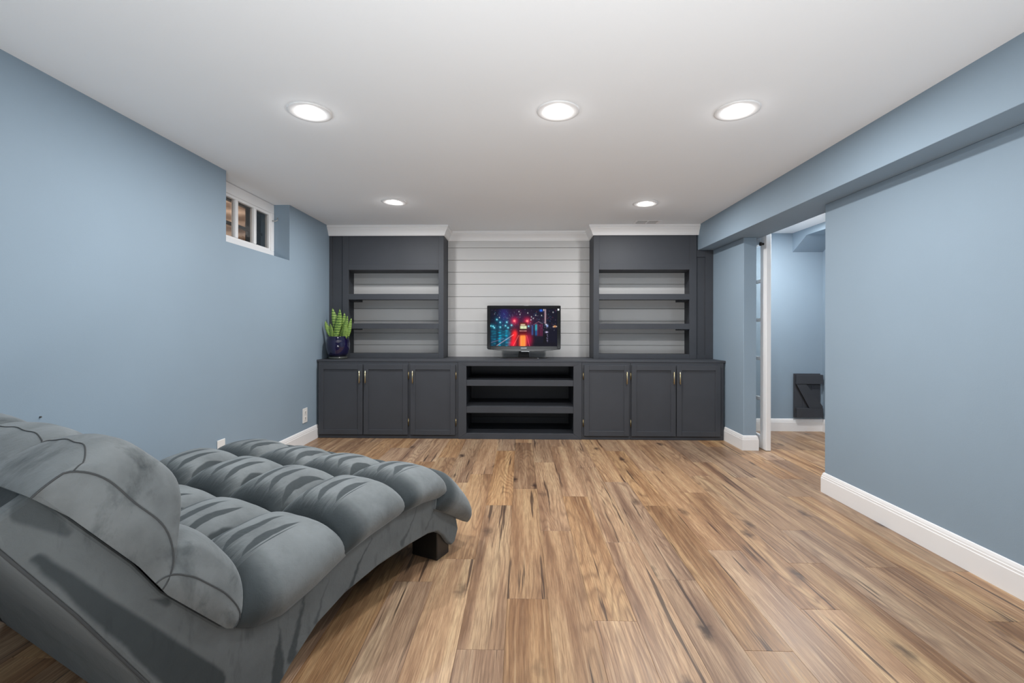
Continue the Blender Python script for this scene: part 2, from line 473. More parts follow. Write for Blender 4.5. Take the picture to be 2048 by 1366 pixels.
# shiplap, one board per course
ylines = [480, 495.6, 520.2, 544.5, 568.4, 593.3, 617.2, 642.1, 666.4, 690.3, 715.5]
zl = [Z(y, SHIP) for y in ylines]; zl[0] = H - .006; zl[-1] = ZC - .03
for i in range(len(zl) - 1):
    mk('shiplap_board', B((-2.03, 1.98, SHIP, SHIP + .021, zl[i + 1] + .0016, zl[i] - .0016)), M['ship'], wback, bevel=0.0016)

# adjoining room
struct('wall_other_back', B((2.15, XO + .1, YO, YO + .1, 0, HO + .1)), M['wall'])
struct('wall_other_right', B((XO, XO + .1, YO0, YO, 0, HO + .1)), M['wall'])
struct('wall_other_front', B((XR + WT, XO + .1, YO0 - .1, YO0, 0, HO + .1)), M['wall'])
struct('ceiling_other', B((XR + WT + .010, XO + .1, YO0, YO, HO, HO + .1)), M['ceil'])
bm = bmesh.new(); prism(bm, [(YO, HO), (3.0, HO), (3.0, 2.09), (4.80, 2.095), (YO, 1.957)], 'x', 2.965, XO)
struct('trim_5', bm, M['wall'])                # boxed soffit in the corner

# baseboards: stepped top like the photograph's
BB = [(0, 0), (.016, 0), (.016, .098), (.0135, .102), (.0135, .112), (.011, .114), (.010, .122), (.006, .133), (0, .136)]
def base(name, path):
    bm = bmesh.new(); sweep(bm, path, BB); return struct(name, bm, M['white'])
base('baseboard_left', [(XL, YF), (XL, CAB + .02)])
base('baseboard_right', [(XR + WT, YE), (XR, YE), (XR, YF)][0:3])
base('baseboard_column', [(XR - .02, CAB + .01), (XR - .02, YC), (2.158, YC), (2.158, YC + .3)])
base('baseboard_other', [(XR + WT + .12, YO), (XO, YO), (XO, YO0)])
# crown moulding round the built-ins
xtl, xtr = X(887, TOW), X(1187, TOW)
CR = [(0, 2.113), (.008, 2.113), (.010, 2.121), (.014, 2.124), (.018, 2.137), (.028, 2.158), (.040, 2.176), (.046, 2.184), (.047, 2.192), (.054, 2.196), (.056, 2.205), (.056, 2.219), (0, 2.219)]
bm = bmesh.new(); sweep(bm, [(XL, TOW), (xtl, TOW), (xtl, SHIP), (xtr, SHIP), (xtr, TOW), (XB, TOW)], CR)
struct('trim_1', bm, M['white'])

# ------------------------------------------------------------------ window in the left wall
XW = XL - .150                 # room face of the sash frame
win = tag(thing('window_1', None, None), kind='structure')
zt, zb = H - .004, WZ0 + .002
def part(name, bm, mat, parent, **kw): return mk(name, bm, mat, parent, **kw)
f0, f1 = WY0 - .12, WY1 - .002
part('window_frame', B((XW - .05, XW + .012, f0, f1, zb, zb + .075), (XW - .05, XW + .012, f0, f1, 2.135, zt),
                       (XW - .05, XW + .012, f1 - .045, f1, zb + .075, 2.135), (XW - .05, XW + .012, f0, f0 + .05, zb + .075, 2.135)), M['white'], win, bevel=.003)
# sash with two vertical bars
s0, s1, sz0, sz1 = f0 + .05, f1 - .045, zb + .075, 2.135
def on_side(px, xx):          # distance along a side wall plane x = xx
    d = at(px, 660, 1.0); return xx / d.x
Yb1, Yb2 = on_side(472.5, XW), on_side(509.5, XW)
part('sash', B((XW - .03, XW + .002, s0, s1, sz1 - .022, sz1), (XW - .03, XW + .002, s0, s1, sz0, sz0 + .018),
               (XW - .03, XW + .002, s1 - .02, s1, sz0 + .018, sz1 - .022)), M['white'], win, bevel=.002)
for yb in (Yb1, Yb2):
    part('glazing_bar', B((XW - .032, XW + .006, yb - .017, yb + .017, sz0 + .018, sz1 - .022)), M['white'], win, bevel=.004)
for a, b in ((s0, Yb1 - .017), (Yb1 + .017, Yb2 - .017), (Yb2 + .017, s1 - .02)):
    part('pane', B((XW - .018, XW - .015, a, b, sz0 + .018, sz1 - .022)), M['glass'], win)
bm = bmesh.new()
tube(bm, [(XW + .012, f1 - .035, 2.07), (XW + .04, f1 - .03, 2.065), (XW + .05, f1 - .012, 2.08), (XW + .045, f1 - .008, 2.10)], .005)
part('latch_hook', bm, M['steel'], win, smooth=True)

# window well outside: corrugated curved metal with a storm rail
def tan_mat():
    t = NT('weathered_tan_metal'); g = t.new('ShaderNodeNewGeometry').outputs['Position']
    n = t.noise(g, 6, 5, 0.6)
    t.l(t.ramp(n, [(0.3, (0.22, 0.135, 0.09)), (0.55, (0.50, 0.34, 0.24)), (0.8, (0.72, 0.56, 0.44))]), t.b.inputs['Base Color'])
    t.set(Roughness=0.5)
    return t.m
M['tan'] = tan_mat()
well = win
bm = bmesh.new()
nz_, na = 40, 24
rows = []
for i in range(nz_ + 1):
    z = 1.55 + .85 * i / nz_
    r = .46 + .012 * math.sin(i * 1.3)
    rows.append([bm.verts.new((XL - .285 - r * math.sin(math.pi * j / na), 3.58 - (r + .12) * math.cos(math.pi * j / na), z)) for j in range(na + 1)])
for a, b in zip(rows, rows[1:]):
    for j in range(na): bm.faces.new((a[j], a[j + 1], b[j + 1], b[j]))
o = part('well_wall', bm, M['tan'], well, smooth=True)
sm = o.modifiers.new('solid', 'SOLIDIFY'); sm.thickness = .004
part('well_floor', B((XL - .80, XL - .285, 3.0, 4.16, 1.53, 1.55)), M['tan'], well)
storm = win
part('storm_frame', B((XL - .275, XL - .245, WY0 + .003, WY1 - .003, 1.94, 1.962), (XL - .275, XL - .245, WY0 + .003, WY1 - .003, 1.825, 1.84),
                      (XL - .275, XL - .245, WY0 + .003, WY1 - .003, 2.13, H - .003)), M['tvdark'], storm)
part('storm_panel', B((XL - .270, XL - .262, Yb2 + .06, WY1 - .003, WZ0 + .003, 2.129)), M['tvdark'], storm)

# ------------------------------------------------------------------ recessed lamps
def recessed(x, y, zc, label, group=None, tilt=0.0, watts=LAMP_W):
    t = thing('recessed_light', label, 'light', (x, y, zc), group)
    bm = bmesh.new()
    lathe(bm, [(.108, zc - .0005), (.108, zc - .004), (.104, zc - .007), (.092, zc - .0075), (.066, zc - .005), (.064, zc - .0005)], x, y, 40, cap=False)
    tr = part('trim_ring', bm, M['white'], t, smooth=True)
    if tilt: tr.rotation_euler = (0, tilt, 0)
    bm = bmesh.new(); lathe(bm, [(.062, zc - .0008), (.062, zc - .0035), (.054, zc - .0055), (.02, zc - .0075)], x, y, 32)
    part('lens', bm, M['lens'], t, smooth=True)
    ld = bpy.data.lights.new('lamp', 'AREA'); ld.shape = 'DISK'; ld.size = .12; ld.energy = watts * .90; ld.color = LAMP_COL
    lo = bpy.data.objects.new('lamp', ld); COL.objects.link(lo); lo.parent = t; lo.location = (0, 0, -.012)
    lp = bpy.data.lights.new('bulb_glow', 'POINT'); lp.shadow_soft_size = .025; lp.energy = watts * .012; lp.color = LAMP_COL
    l2 = bpy.data.objects.new('bulb_glow', lp); COL.objects.link(l2); l2.parent = t; l2.location = (0, 0, -.05)
    return t
recessed(-1.09, 2.319, H, 'recessed ceiling light nearest the blue window wall, middle row')
recessed(0.184, 2.330, H, 'recessed ceiling light at the centre of the middle row', tilt=.02)
recessed(1.095, 2.341, H, 'recessed ceiling light nearest the beam, middle row')
recessed(-1.119, 3.965, H, 'recessed ceiling light in front of the left hutch', tilt=.03)
recessed(1.093, 4.045, H, 'recessed ceiling light in front of the right hutch and vent', tilt=.02)
for x, pos in ((-1.09, 'by the window wall'), (.184, 'at its centre'), (1.095, 'by the beam')):
    recessed(x, -1.0, H, 'recessed ceiling light of the row behind the camera, ' + pos, 'recessed lights behind the camera', watts=5.0)
for x, y, pos, wt in ((2.55, 4.32, 'near the shutter', 24), (2.75, 1.9, 'near the doorway', 13)):
    recessed(x, y, HO, 'recessed ceiling light in the adjoining room, ' + pos, 'recessed lights in the adjoining room', watts=wt)

# ceiling vent by the right hutch
v = thing('ceiling_vent', 'small white louvered vent in the ceiling above the right hutch', 'vent', (1.31, 4.74, H))
x0, x1, y0, y1 = 1.16, 1.43, 4.665, 4.815
part('frame', B((x0, x1, y0, y0 + .022, H - .004, H - .0005), (x0, x1, y1 - .022, y1, H - .004, H - .0005),
                (x0, x0 + .03, y0 + .022, y1 - .022, H - .004, H - .0005), (x1 - .03, x1, y0 + .022, y1 - .022, H - .004, H - .0005)), M['white'], v, bevel=.002)
part('backing', B((x0 + .03, x1 - .03, y0 + .022, y1 - .022, H - .0018, H - .0005)), M['slot'], v)
part('divider', B((1.29, 1.302, y0 + .022, y1 - .022, H - .004, H - .002)), M['white'], v)
for i in range(3):
    yy = y0 + .044 + i * .026
    bm = bmesh.new(); prism(bm, [(yy, H - .002), (yy + .006, H - .0045), (yy + .008, H - .0045), (yy + .002, H - .002)], 'x', x0 + .03, x1 - .03)
    part('slat', bm, M['white'], v)

# ------------------------------------------------------------------ wall plates
def plate(name, label, y, z, hw, hh, kind):
    t = thing(name, label, 'outlet', (XL, y, z))
    part('cover_plate', B((XL + .0005, XL + .007, y - hw, y + hw, z - hh, z + hh)), M['outlet'], t, bevel=.003, seg=2)
    if kind == 'power':
        for dz in (-.028, .028):
            bm = bmesh.new(); box(bm, XL + .006, XL + .0095, y - .017, y + .017, z + dz - .019, z + dz + .019)
            s = part('socket', bm, M['outlet'], t, bevel=.003)
            bm = B((XL + .009, XL + .0100, y - .009, y - .005, z + dz - .003, z + dz + .010), (XL + .009, XL + .0100, y + .005, y + .009, z + dz - .003, z + dz + .010),
                   (XL + .009, XL + .0100, y - .003, y + .003, z + dz - .012, z + dz - .006))
            part('slot', bm, M['slot'], s)
    else:
        part('jack', B((XL + .006, XL + .010, y - .010, y + .010, z - .012, z + .008)), M['outlet'], t, bevel=.002)
        part('port', B((XL + .009, XL + .0106, y - .005, y + .005, z - .008, z + .003)), M['slot'], t)
plate('power_outlet', 'white power outlet on the blue wall beside the base cabinets', 4.335, .275, .046, .070, 'power')
plate('cable_outlet', 'white cable outlet low on the blue wall behind the chaise', 3.113, .275, .040, .062, 'cable')
p_ = None
bm = bmesh.new(); yy = 2.10
# the nail: where the photograph shows a small dark dot on the left wall
a, s = 80 - 1024.0, None
r = at(80, 834, 1.0); tt = XL / r.x; ny, nzz = tt * 1.0, HC + (r.z - HC) * tt
tube(bm, [(XL - .004, ny, nzz), (XL + .006, ny, nzz)], .0035)
tag(mk('nail', bm, M['slot'], loc=(XL, ny, nzz)), 'tiny dark nail in the blue wall above the chaise', 'nail')

# ------------------------------------------------------------------ base cabinets
YD = CAB - .020                # door fronts
def shaker(parent, px0, px1, zt_, zb_, handle, hinge):
    x0, x1 = X(px0, YD), X(px1, YD)
    fw = .050
    d = part('door', B((x0, x0 + fw, YD, CAB - .001, zb_, zt_), (x1 - fw, x1, YD, CAB - .001, zb_, zt_),
                       (x0 + fw, x1 - fw, YD, CAB - .001, zb_, zb_ + fw), (x0 + fw, x1 - fw, YD, CAB - .001, zt_ - fw, zt_)), M['char'], parent, bevel=.0015)
    part('door_panel', B((x0 + fw, x1 - fw, YD + .010, CAB - .003, zb_ + fw, zt_ - fw)), M['char'], d)
    hx = (x1 - .026) if handle == 'r' else (x0 + .026)
    hz0, hz1 = zt_ - .185, zt_ - .062
    bm = bmesh.new()
    tube(bm, [(hx, YD - .026, hz0), (hx, YD - .026, hz1)], .0058, 10)
    for hz in (hz0 + .018, hz1 - .018): tube(bm, [(hx, YD - .027, hz), (hx, YD + .0, hz)], .0045, 8)
    o = part('handle', bm, M['brass'], d, smooth=True); o['label'] = 'brushed brass bar handle'
    if hinge:
        for hz in (zt_ - .11, zb_ + .125):
            bm = bmesh.new()
            xx = x1 + .006 if hinge == 'r' else x0 - .006
            tube(bm, [(xx, CAB - .008, hz - .030), (xx, CAB - .008, hz + .030)], .0055, 8)
            tube(bm, [(xx, CAB - .008, hz - .038), (xx, CAB - .008, hz + .038)], .0028, 8)
            part('hinge', bm, M['hinge'], d, smooth=True)
    return d
ZDT, ZDB, ZFR = .748, .040, .774
def cabinet(label, xa, xb, doors):
    t = thing('base_cabinet', label, 'cabinet', ((xa + xb) / 2, CAB + .25, 0), 'base cabinets under the built-in counter')
    part('carcass', B((xa + .002, xb - .002, CAB + .018, SHIP - .005, .0, ZFR)), M['chard'], t)
    part('top_rail', B((xa + .001, xb - .001, CAB, CAB + .0175, ZFR - .055, ZFR)), M['char'], t, bevel=.001)
    part('toe_board', B((xa + .001, xb - .001, CAB, CAB + .0175, .0, .055)), M['char'], t, bevel=.001)
    st = [(xa + .001, xa + .045), (xb - .045, xb - .001)]
    for a, b in st: part('stile', B((a, b, CAB, CAB + .0175, .0555, ZFR - .0555)), M['char'], t, bevel=.001)
    for d in doors: shaker(t, d[0], d[1], ZDT, ZDB, d[2], d[3])
xA, xB_, xC, xD, xE, xF = XL + .018, X(818, CAB), X(916.5, CAB), X(1163.5, CAB), X(1261, CAB), XR - .022 - .017
cabinet('charcoal two-door base cabinet beside the blue window wall, plant on top', xA, xB_, [(637, 725.4, 'r', None), (727.0, 815.5, 'l', 'r')])
cabinet('charcoal single-door base cabinet left of the open media shelves', xB_, xC, [(821, 910.5, 'l', 'r')])
cabinet('charcoal single-door base cabinet right of the open media shelves', xD, xE, [(1168.5, 1258.5, 'r', 'l')])
cabinet('charcoal two-door base cabinet at the end by the doorway column', xE, xF, [(1263.5, 1352.2, 'r', 'l'), (1353.8, 1441.5, 'l', None)])
# open media unit
YM = CAB - .012
t = thing('media_unit', 'charcoal open shelf unit under the television', 'shelf unit', ((xC + xD) / 2, CAB + .25, 0))
ia, ib = X(933, YM), X(1147, YM)
zo, zbot = Z(732.5, YM), Z(867, YM)
part('side_panel', B((xC + .001, ia - .012, YM + .02, SHIP - .005, 0, ZFR)), M['char'], t)
part('side_panel', B((ib + .012, xD - .001, YM + .02, SHIP - .005, 0, ZFR)), M['char'], t)
part('back_panel', B((ia - .012, ib + .012, SHIP - .03, SHIP - .005, 0, ZFR)), M['chard'], t)
part('bottom', B((ia - .0115, ib + .0115, YM + .021, SHIP - .031, .0, zbot - .012)), M['char'], t)
part('top_board', B((ia - .0115, ib + .0115, YM + .021, SHIP - .031, ZFR - .02, ZFR)), M['chard'], t)
# mitred face frame
def quad_prism(bm, pts, y0, y1): prism(bm, pts, 'y', y0, y1)
e = .0005
oa, ob, ot, obt = xC + .001, xD - .001, ZFR + .0005, .0
for nm, pts in (('frame_stile', [(oa, obt), (oa, ot), (ia, zo), (ia, zbot)]), ('frame_stile', [(ob, obt), (ib, zbot), (ib, zo), (ob, ot)]),
                ('frame_rail', [(oa, ot), (ob, ot), (ib, zo), (ia, zo)]), ('frame_rail', [(oa, obt), (ia, zbot), (ib, zbot), (ob, obt)])):
    cx_ = sum(p[0] for p in pts) / 4; cz_ = sum(p[1] for p in pts) / 4
    pts = [(p[0] + (e if p[0] < cx_ else -e), p[1] + (e if p[1] < cz_ else -e)) for p in pts]
    bm = bmesh.new(); prism(bm, pts, 'y', YM, YM + .0195); part(nm, bm, M['char'], t, bevel=.001)
for ya, yb in ((760.5, 772), (813.5, 826)):
    za, zb_ = Z(ya, YM + .01), Z(yb, YM + .01)
    s = part('shelf', B((ia - .0115, ib + .0115, YM + .0205, SHIP - .031, za - .02, za)), M['char'], t)
    part('shelf_edge', B((ia + .0005, ib - .0005, YM + .004, YM + .020, zb_, za)), M['char'], s, bevel=.001)
part('cleat', B((ia + .001, ib - .001, SHIP - .05, SHIP - .031, zbot + .02, zbot + .06)), M['char'], t)
# counter
bm = B((XL + .002, XR - .022, CAB - .003, SHIP - .004, ZFR + .0008, ZC))
tag(mk('countertop', bm, M['char'], bevel=.002, loc=(0, CAB + .3, ZFR)), 'long charcoal counter running over all the base cabinets', 'counter')

# ------------------------------------------------------------------ hutches on the counter
def hutch(label, side):
    L = side == 'l'
    if L: xs = dict(out=X(697 - 12, TOW), si=X(697, TOW), so=X(877, TOW), inn=X(887, TOW))
    else: xs = dict(out=X(1393, TOW), si=X(1379, TOW), so=X(1198, TOW), inn=X(1187, TOW))
    t = thing('bookcase_hutch', label, 'bookcase', ((xs['out'] + xs['inn']) / 2, TOW + .15, ZC), 'bookcase hutches on the counter')
    z0, zt_ = ZC + .0005, 2.128
    def bx(a, b, y0, y1, za, zb_): return (min(a, b), max(a, b), y0, y1, za, zb_)
    sgn = 1 if L else -1       # towards the room's middle
    part('stile', B(bx(xs['out'], xs['si'], TOW, TOW + .02, z0, zt_)), M['char'], t, bevel=.001)
    part('stile', B(bx(xs['so'], xs['inn'], TOW, TOW + .02, z0, zt_)), M['char'], t, bevel=.001)
    part('side_panel', B(bx(xs['inn'], xs['inn'] - sgn * .019, TOW + .0205, SHIP - .001, z0, zt_)), M['char'], t, bevel=.001)
    wi = xs['si'] - sgn * .052
    part('side_panel', B(bx(wi, wi - sgn * .02, TOW + .0205, SHIP - .001, z0, zt_)), M['char'], t)
    zr0, zr1 = Z(539.5, TOW), Z(528, TOW)
    a, b = xs['si'] + sgn * .0005, xs['so'] - sgn * .0005
    part('top_panel', B(bx(a, b, TOW + .006, TOW + .02, zr1 + .0005, zt_)), M['char'], t)
    part('rail', B(bx(a, b, TOW, TOW + .02, zr0, zr1)), M['char'], t, bevel=.001)
    part('bottom_rail', B(bx(a, b, TOW, TOW + .02, z0, Z(707.5, TOW))), M['char'], t, bevel=.001)
    i0, i1 = wi + sgn * .0005, xs['inn'] - sgn * .0195
    part('top_board', B(bx(i0, i1, TOW + .0205, SHIP - .001, zr0, zr0 + .02)), M['char'], t)
    part('bottom_board', B(bx(i0, i1, TOW + .0205, SHIP - .001, z0, Z(709, TOW))), M['char'], t)
    for ya, yb in ((587.8, 599.2), (647, 658)):
        za, zb_ = Z(ya, TOW), Z(yb, TOW)
        s = part('shelf', B(bx(i0, i1, TOW + .0205, SHIP - .001, zb_ + .012, za)), M['char'], t)
        part('shelf_edge', B(bx(a, b, TOW - .001, TOW + .0198, zb_, za)), M['char'], s, bevel=.001)
        part('shelf_cleat', B(bx(i0, i0 + sgn * .10, TOW + .10, SHIP - .002, zb_ - .012, zb_ + .0115)), M['char'], s)
    # filler beside the wall
    YFl = TOW + .008
    if L:
        w0, w1 = XL + .002, xs['out'] - .0005
        part('filler_stile', B((w0, X(663, TOW), YFl, YFl + .02, z0, zt_)), M['char'], t, bevel=.001)
        part('filler_panel', B((X(663, TOW) + .0005, w1, YFl + .012, YFl + .026, z0, zt_)), M['char'], t)
    else:
        w0, w1 = xs['out'] + .0005, XR - .022
        pz = Z(514.5, TOW)
        zt2 = ZB - .001
        m0 = X(1411, TOW)
        part('filler_stile', B((m0, w1, YFl, YFl + .02, z0, zt2)), M['char'], t, bevel=.001)
        part('filler_rail', B((w0, m0 - .0005, YFl, YFl + .02, pz, zt2)), M['char'], t, bevel=.001)
        part('filler_rail', B((w0, m0 - .0005, YFl, YFl + .02, z0, Z(708, TOW))), M['char'], t, bevel=.001)
        part('filler_panel', B((w0, m0 - .0005, YFl + .012, YFl + .02, Z(708, TOW) + .0005, pz - .0005)), M['char'], t)
hutch('charcoal open-shelf hutch against the blue window wall, behind the plant', 'l')
hutch('charcoal open-shelf hutch at the end by the beam and column', 'r')

# ------------------------------------------------------------------ television
def screen_image(W=264, Hh=148):
    """night street with a red tram, painted in the picture's own grid"""
    rs = np.random.RandomState(3)
    xs = np.linspace(290, 1605, W)[None, :]; ys = np.linspace(270, 1000, Hh)[:, None]
    im = np.zeros((Hh, W, 3)) + np.array([.004, .004, .014])
    def g(cx, cy, sx, sy, col, k=1.0):
        m = np.exp(-(((xs - cx) / sx) ** 2 + ((ys - cy) / sy) ** 2))[..., None]
        im[:] += m * np.array(col) * k
    def rect(x0, x1, y0, y1, col, soft=4, add=False):
        m = (1 / (1 + np.exp(-(xs - x0) / soft)) / (1 + np.exp((xs - x1) / soft)) / (1 + np.exp(-(ys - y0) / soft)) / (1 + np.exp((ys - y1) / soft)))[..., None]
        if add: im[:] += m * np.array(col)
        else: im[:] = im * (1 - m) + m * np.array(col)
    def line(x0, y0, x1, y1, col, wd=5):
        t = np.clip(((xs - x0) * (x1 - x0) + (ys - y0) * (y1 - y0)) / ((x1 - x0) ** 2 + (y1 - y0) ** 2), 0, 1)
        d = np.hypot(xs - x0 - t * (x1 - x0), ys - y0 - t * (y1 - y0))
        im[:] += np.exp(-(d / wd) ** 2)[..., None] * np.array(col)
    g(560, 360, 90, 140, (.012, .008, .09)); g(560, 480, 160, 110, (.0, .02, .06)); g(470, 640, 200, 90, (.0, .03, .05))
    g(830, 420, 210, 170, (.026, .003, .024)); g(1150, 520, 200, 160, (.008, .003, .014))
    for _ in range(260):
        cx, cy = rs.uniform(300, 1600), rs.uniform(280, 690)
        c = [(.5, .5, .6), (.2, .6, .8), (.7, .1, .15), (.5, .3, .6), (.1, .3, .7)][rs.randint(5)]
        g(cx, cy, rs.uniform(3, 8), rs.uniform(4, 10), c, rs.uniform(.02, .28))
    for cx, cy in ((485, 535), (615, 530), (590, 600), (487, 628), (300, 605), (345, 612), (710, 590), (640, 640), (370, 640), (1045, 610), (420, 480)):
        g(cx, cy, 13, 13, (.25, .85, .95)); g(cx, cy, 35, 40, (.0, .06, .09))
    for cx, k in ((480, 1), (610, .9), (330, .35), (385, .4), (540, .4), (660, .4)):
        for i in range(12):
            cy = 700 + i * 26 + rs.uniform(-8, 8)
            g(cx + rs.uniform(-12, 12), cy, 26, 9, (.0, .38, .55), k * rs.uniform(.2, 1.0))
        g(cx, 850, 40, 150, (.0, .08, .15), k)
    g(765, 505, 20, 20, (1., .25, .2), 1.2); g(765, 505, 60, 60, (.55, .0, .03)); g(1018, 508, 20, 20, (1., .25, .2), 1.2); g(1018, 508, 60, 60, (.5, .0, .03))
    g(780, 760, 40, 60, (.9, .02, .01)); g(755, 850, 50, 120, (.85, .01, .01)); g(730, 960, 60, 60, (.6, .0, .02))
    g(930, 640, 200, 160, (.05, .0, .008))
    rect(862, 1012, 535, 775, (.10, .004, .008), 5)
    rect(878, 1000, 548, 566, (.16, .02, .01), 4); rect(890, 975, 573, 590, (1., .75, .5), 4); rect(882, 1004, 604, 660, (.72, .80, .50), 4); rect(948, 954, 604, 660, (.3, .3, .2), 3)
    rect(868, 1008, 664, 690, (.02, .004, .006), 4)
    for cx in (880, 915, 955, 990): g(cx, 702, 9, 9, (1., .5, .5))
    rect(860, 1010, 720, 770, (.09, .0, .006), 5)
    rect(862, 1000, 785, 1010, (.75, .03, .02), 14)
    for i in range(11):
        rect(885, 980, 795 + i * 20, 806 + i * 20, (.55, .36, .03), 7, True)
    rect(880, 905, 800, 1000, (.3, .1, .05), 8, True); rect(965, 985, 800, 1000, (.3, .1, .05), 8, True)
    line(750, 775, 420, 990, (.5, .30, .34)); line(850, 790, 745, 990, (.55, .12, .10)); line(1010, 790, 1065, 1000, (.55, .05, .08)); line(560, 850, 310, 930, (.18, .12, .2), 4)
    g(1050, 880, 60, 110, (.35, .0, .03))
    rect(1178, 1206, 575, 690, (.02, .45, .55), 6, True); rect(1108, 1130, 590, 780, (.01, .10, .30), 6, True); rect(1180, 1205, 690, 790, (.0, .12, .35), 6, True)
    for cx in (1228, 1272, 1308): rect(cx - 7, cx + 7, 565, 800, (.17, .012, .05), 5, True)
    line(1150, 575, 1240, 520, (.14, .04, .06), 7); line(1240, 520, 1320, 560, (.10, .10, .12), 7)
    rect(1355, 1362, 275, 560, (.35, .2, .25), 3, True); rect(1373, 1382, 275, 560, (.75, .55, .6), 3, True); g(1343, 290, 8, 14, (.9, .85, .85))
    g(1290, 300, 26, 20, (.02, .15, .8)); g(1390, 577, 12, 12, (.8, .85, 1)); g(1412, 600, 16, 22, (.35, .45, .8)); g(1400, 725, 22, 14, (.6, .55, .8)); g(1560, 612, 22, 16, (.9, .42, .15)); g(1530, 620, 8, 8, (.9, .8, .7)); g(1595, 615, 8, 8, (.9, .8, .7))
    rect(1335, 1405, 760, 950, (.002, .002, .004), 6); rect(1150, 1605, 930, 1000, (.004, .003, .008), 14)
    for _ in range(18): g(1412 + rs.uniform(-10, 10), rs.uniform(770, 920), 7, 5, (.25, .22, .35), rs.uniform(.2, .9))
    for cx, cy in ((875, 380), (1028, 350), (1100, 425), (1185, 393), (1300, 398), (1525, 335), (855, 322), (1138, 455), (1092, 485), (470, 440)): g(cx, cy, 8, 11, (.6, .6, .62))
    return np.clip(im, 0, 1.2)

YT = 4.90
tv = thing('television', 'flat television showing a night street with a red tram, on the counter', 'television', (X(1048, YT), YT + .02, ZC))
tx0, tx1 = X(974, YT), X(1121.5, YT); tcx = (tx0 + tx1) / 2
tz1, tz0 = Z(611, YT), Z(699, YT)
sx0, sx1, sz1_, sz0_ = X(980.5, YT), X(1114.3, YT), Z(617.8, YT), Z(692.3, YT)
# bezel with a bowed chin
bm = bmesh.new()
def rnd_rect(x0, x1, z0, z1, r, bow=0.0, n=5):
    pts = []
    for cx_, cz_, a0 in ((x1 - r, z1 - r, 0), (x0 + r, z1 - r, 90), ):
        for i in range(n + 1):
            a = math.radians(a0 + 90 * i / n); pts.append((cx_ + r * math.cos(a), cz_ + r * math.sin(a)))
    rb = r * 1.6
    for i in range(n + 1):
        a = math.radians(180 + 80 * i / n); pts.append((x0 + rb + rb * math.cos(a), z0 + rb + rb * math.sin(a)))
    for i in range(1, 14):
        u = i / 14; x = x0 + rb + (x1 - x0 - 2 * rb) * u
        pts.append((x, z0 - bow * (1 - (2 * u - 1) ** 2)))
    for i in range(n + 1):
        a = math.radians(280 + 80 * i / n); pts.append((x1 - rb + rb * math.cos(a), z0 + rb + rb * math.sin(a)))
    return pts
outer = rnd_rect(tx0, tx1, tz0, tz1, .012, .020)
prism(bm, outer, 'y', YT + .012, YT + .075)
# front frame ring
def ring(bm, o_pts, ix0, ix1, iz0, iz1, y0, y1):
    box(bm, ix0 - .0, ix1, y0, y1, iz1, iz1)
part('cabinet_shell', bm, M['tvblack'], tv, bevel=.004, seg=2)
bez = B((tx0 + .001, sx0, YT, YT + .0118, tz0 + .012, tz1 - .003), (sx1, tx1 - .001, YT, YT + .0118, tz0 + .012, tz1 - .003),
        (sx0, sx1, YT, YT + .0118, sz1_, tz1 - .001), (sx0, sx1, YT, YT + .0118, tz0 + .006, sz0_))
part('bezel', bez, M['tvblack'], tv, bevel=.0015)
# chin lip
bm = bmesh.new(); prism(bm, [(p[0], p[1]) for p in outer if p[1] < tz0 + .012], 'y', YT - .004, YT + .0115); part('chin', bm, M['tvblack'], tv, bevel=.002)
im = screen_image(); Hh, Ww = im.shape[:2]
vs, fs = [], []
for j in range(Hh):
    for i in range(Ww):
        vs.append((sx0 + (sx1 - sx0) * i / (Ww - 1) - ORG[tv.name].x, YT + .006 - ORG[tv.name].y, sz1_ + (sz0_ - sz1_) * j / (Hh - 1) - ORG[tv.name].z))
for j in range(Hh - 1):
    for i in range(Ww - 1):
        k = j * Ww + i; fs.append((k, k + Ww, k + Ww + 1, k + 1))
me = bpy.data.meshes.new('screen'); me.from_pydata(vs, [], fs)
ca = me.color_attributes.new('picture', 'FLOAT_COLOR', 'POINT')
ca.data.foreach_set('color', np.concatenate([im, np.ones((Hh, Ww, 1))], 2).astype(np.float32).ravel())
st = NT('lit_screen'); an = st.new('ShaderNodeVertexColor', layer_name='picture')
st.b.inputs['Base Color'].default_value = (.004, .004, .005, 1)
st.l(an.outputs[0], st.b.inputs['Emission Color']); st.b.inputs['Emission Strength'].default_value = 0.9
st.set(Roughness=.35); st.b.inputs['Specular IOR Level'].default_value = .06
o = link('screen', me, st.m, (0, 0, 0), tv); o['label'] = 'lit screen with a red tram in a wet neon street'
# maker's word and the small marks on the frame
fc = bpy.data.curves.new('maker_word', 'FONT'); fc.body = 'INSIGNIA'; fc.size = .0135; fc.align_x = 'CENTER'; fc.align_y = 'CENTER'; fc.extrude = .0004; fc.space_character = 1.15
fo = bpy.data.objects.new('tmp', fc); COL.objects.link(fo)
dg = bpy.context.evaluated_depsgraph_get(); dg.update()
wm = bpy.data.meshes.new_from_object(fo.evaluated_get(dg)); bpy.data.objects.remove(fo)
wm.transform(Matrix.Rotation(math.pi / 2, 4, 'X'))
wm.transform(Matrix.Translation(Vector((tcx, YT - .0006, (sz0_ + tz0) / 2 - .003)) - ORG[tv.name]))
link('lettering', wm, M['silver'], (0, 0, 0), tv)
part('top_badge', B((tcx - .002, tcx + .052, YT + .002, YT + .014, tz1 - .002, tz1 + .003)), M['silver'], tv, bevel=.001)
part('sticker', B((sx1 + .004, sx1 + .022, YT - .0006, YT - .0001, sz1_ - .018, sz1_ + .002)), M['silver'], tv)
part('chin_strip', B((tcx - .028, tcx + .06, YT - .003, YT + .004, tz0 - .0245, tz0 - .0205)), M['silver'], tv, bevel=.001)
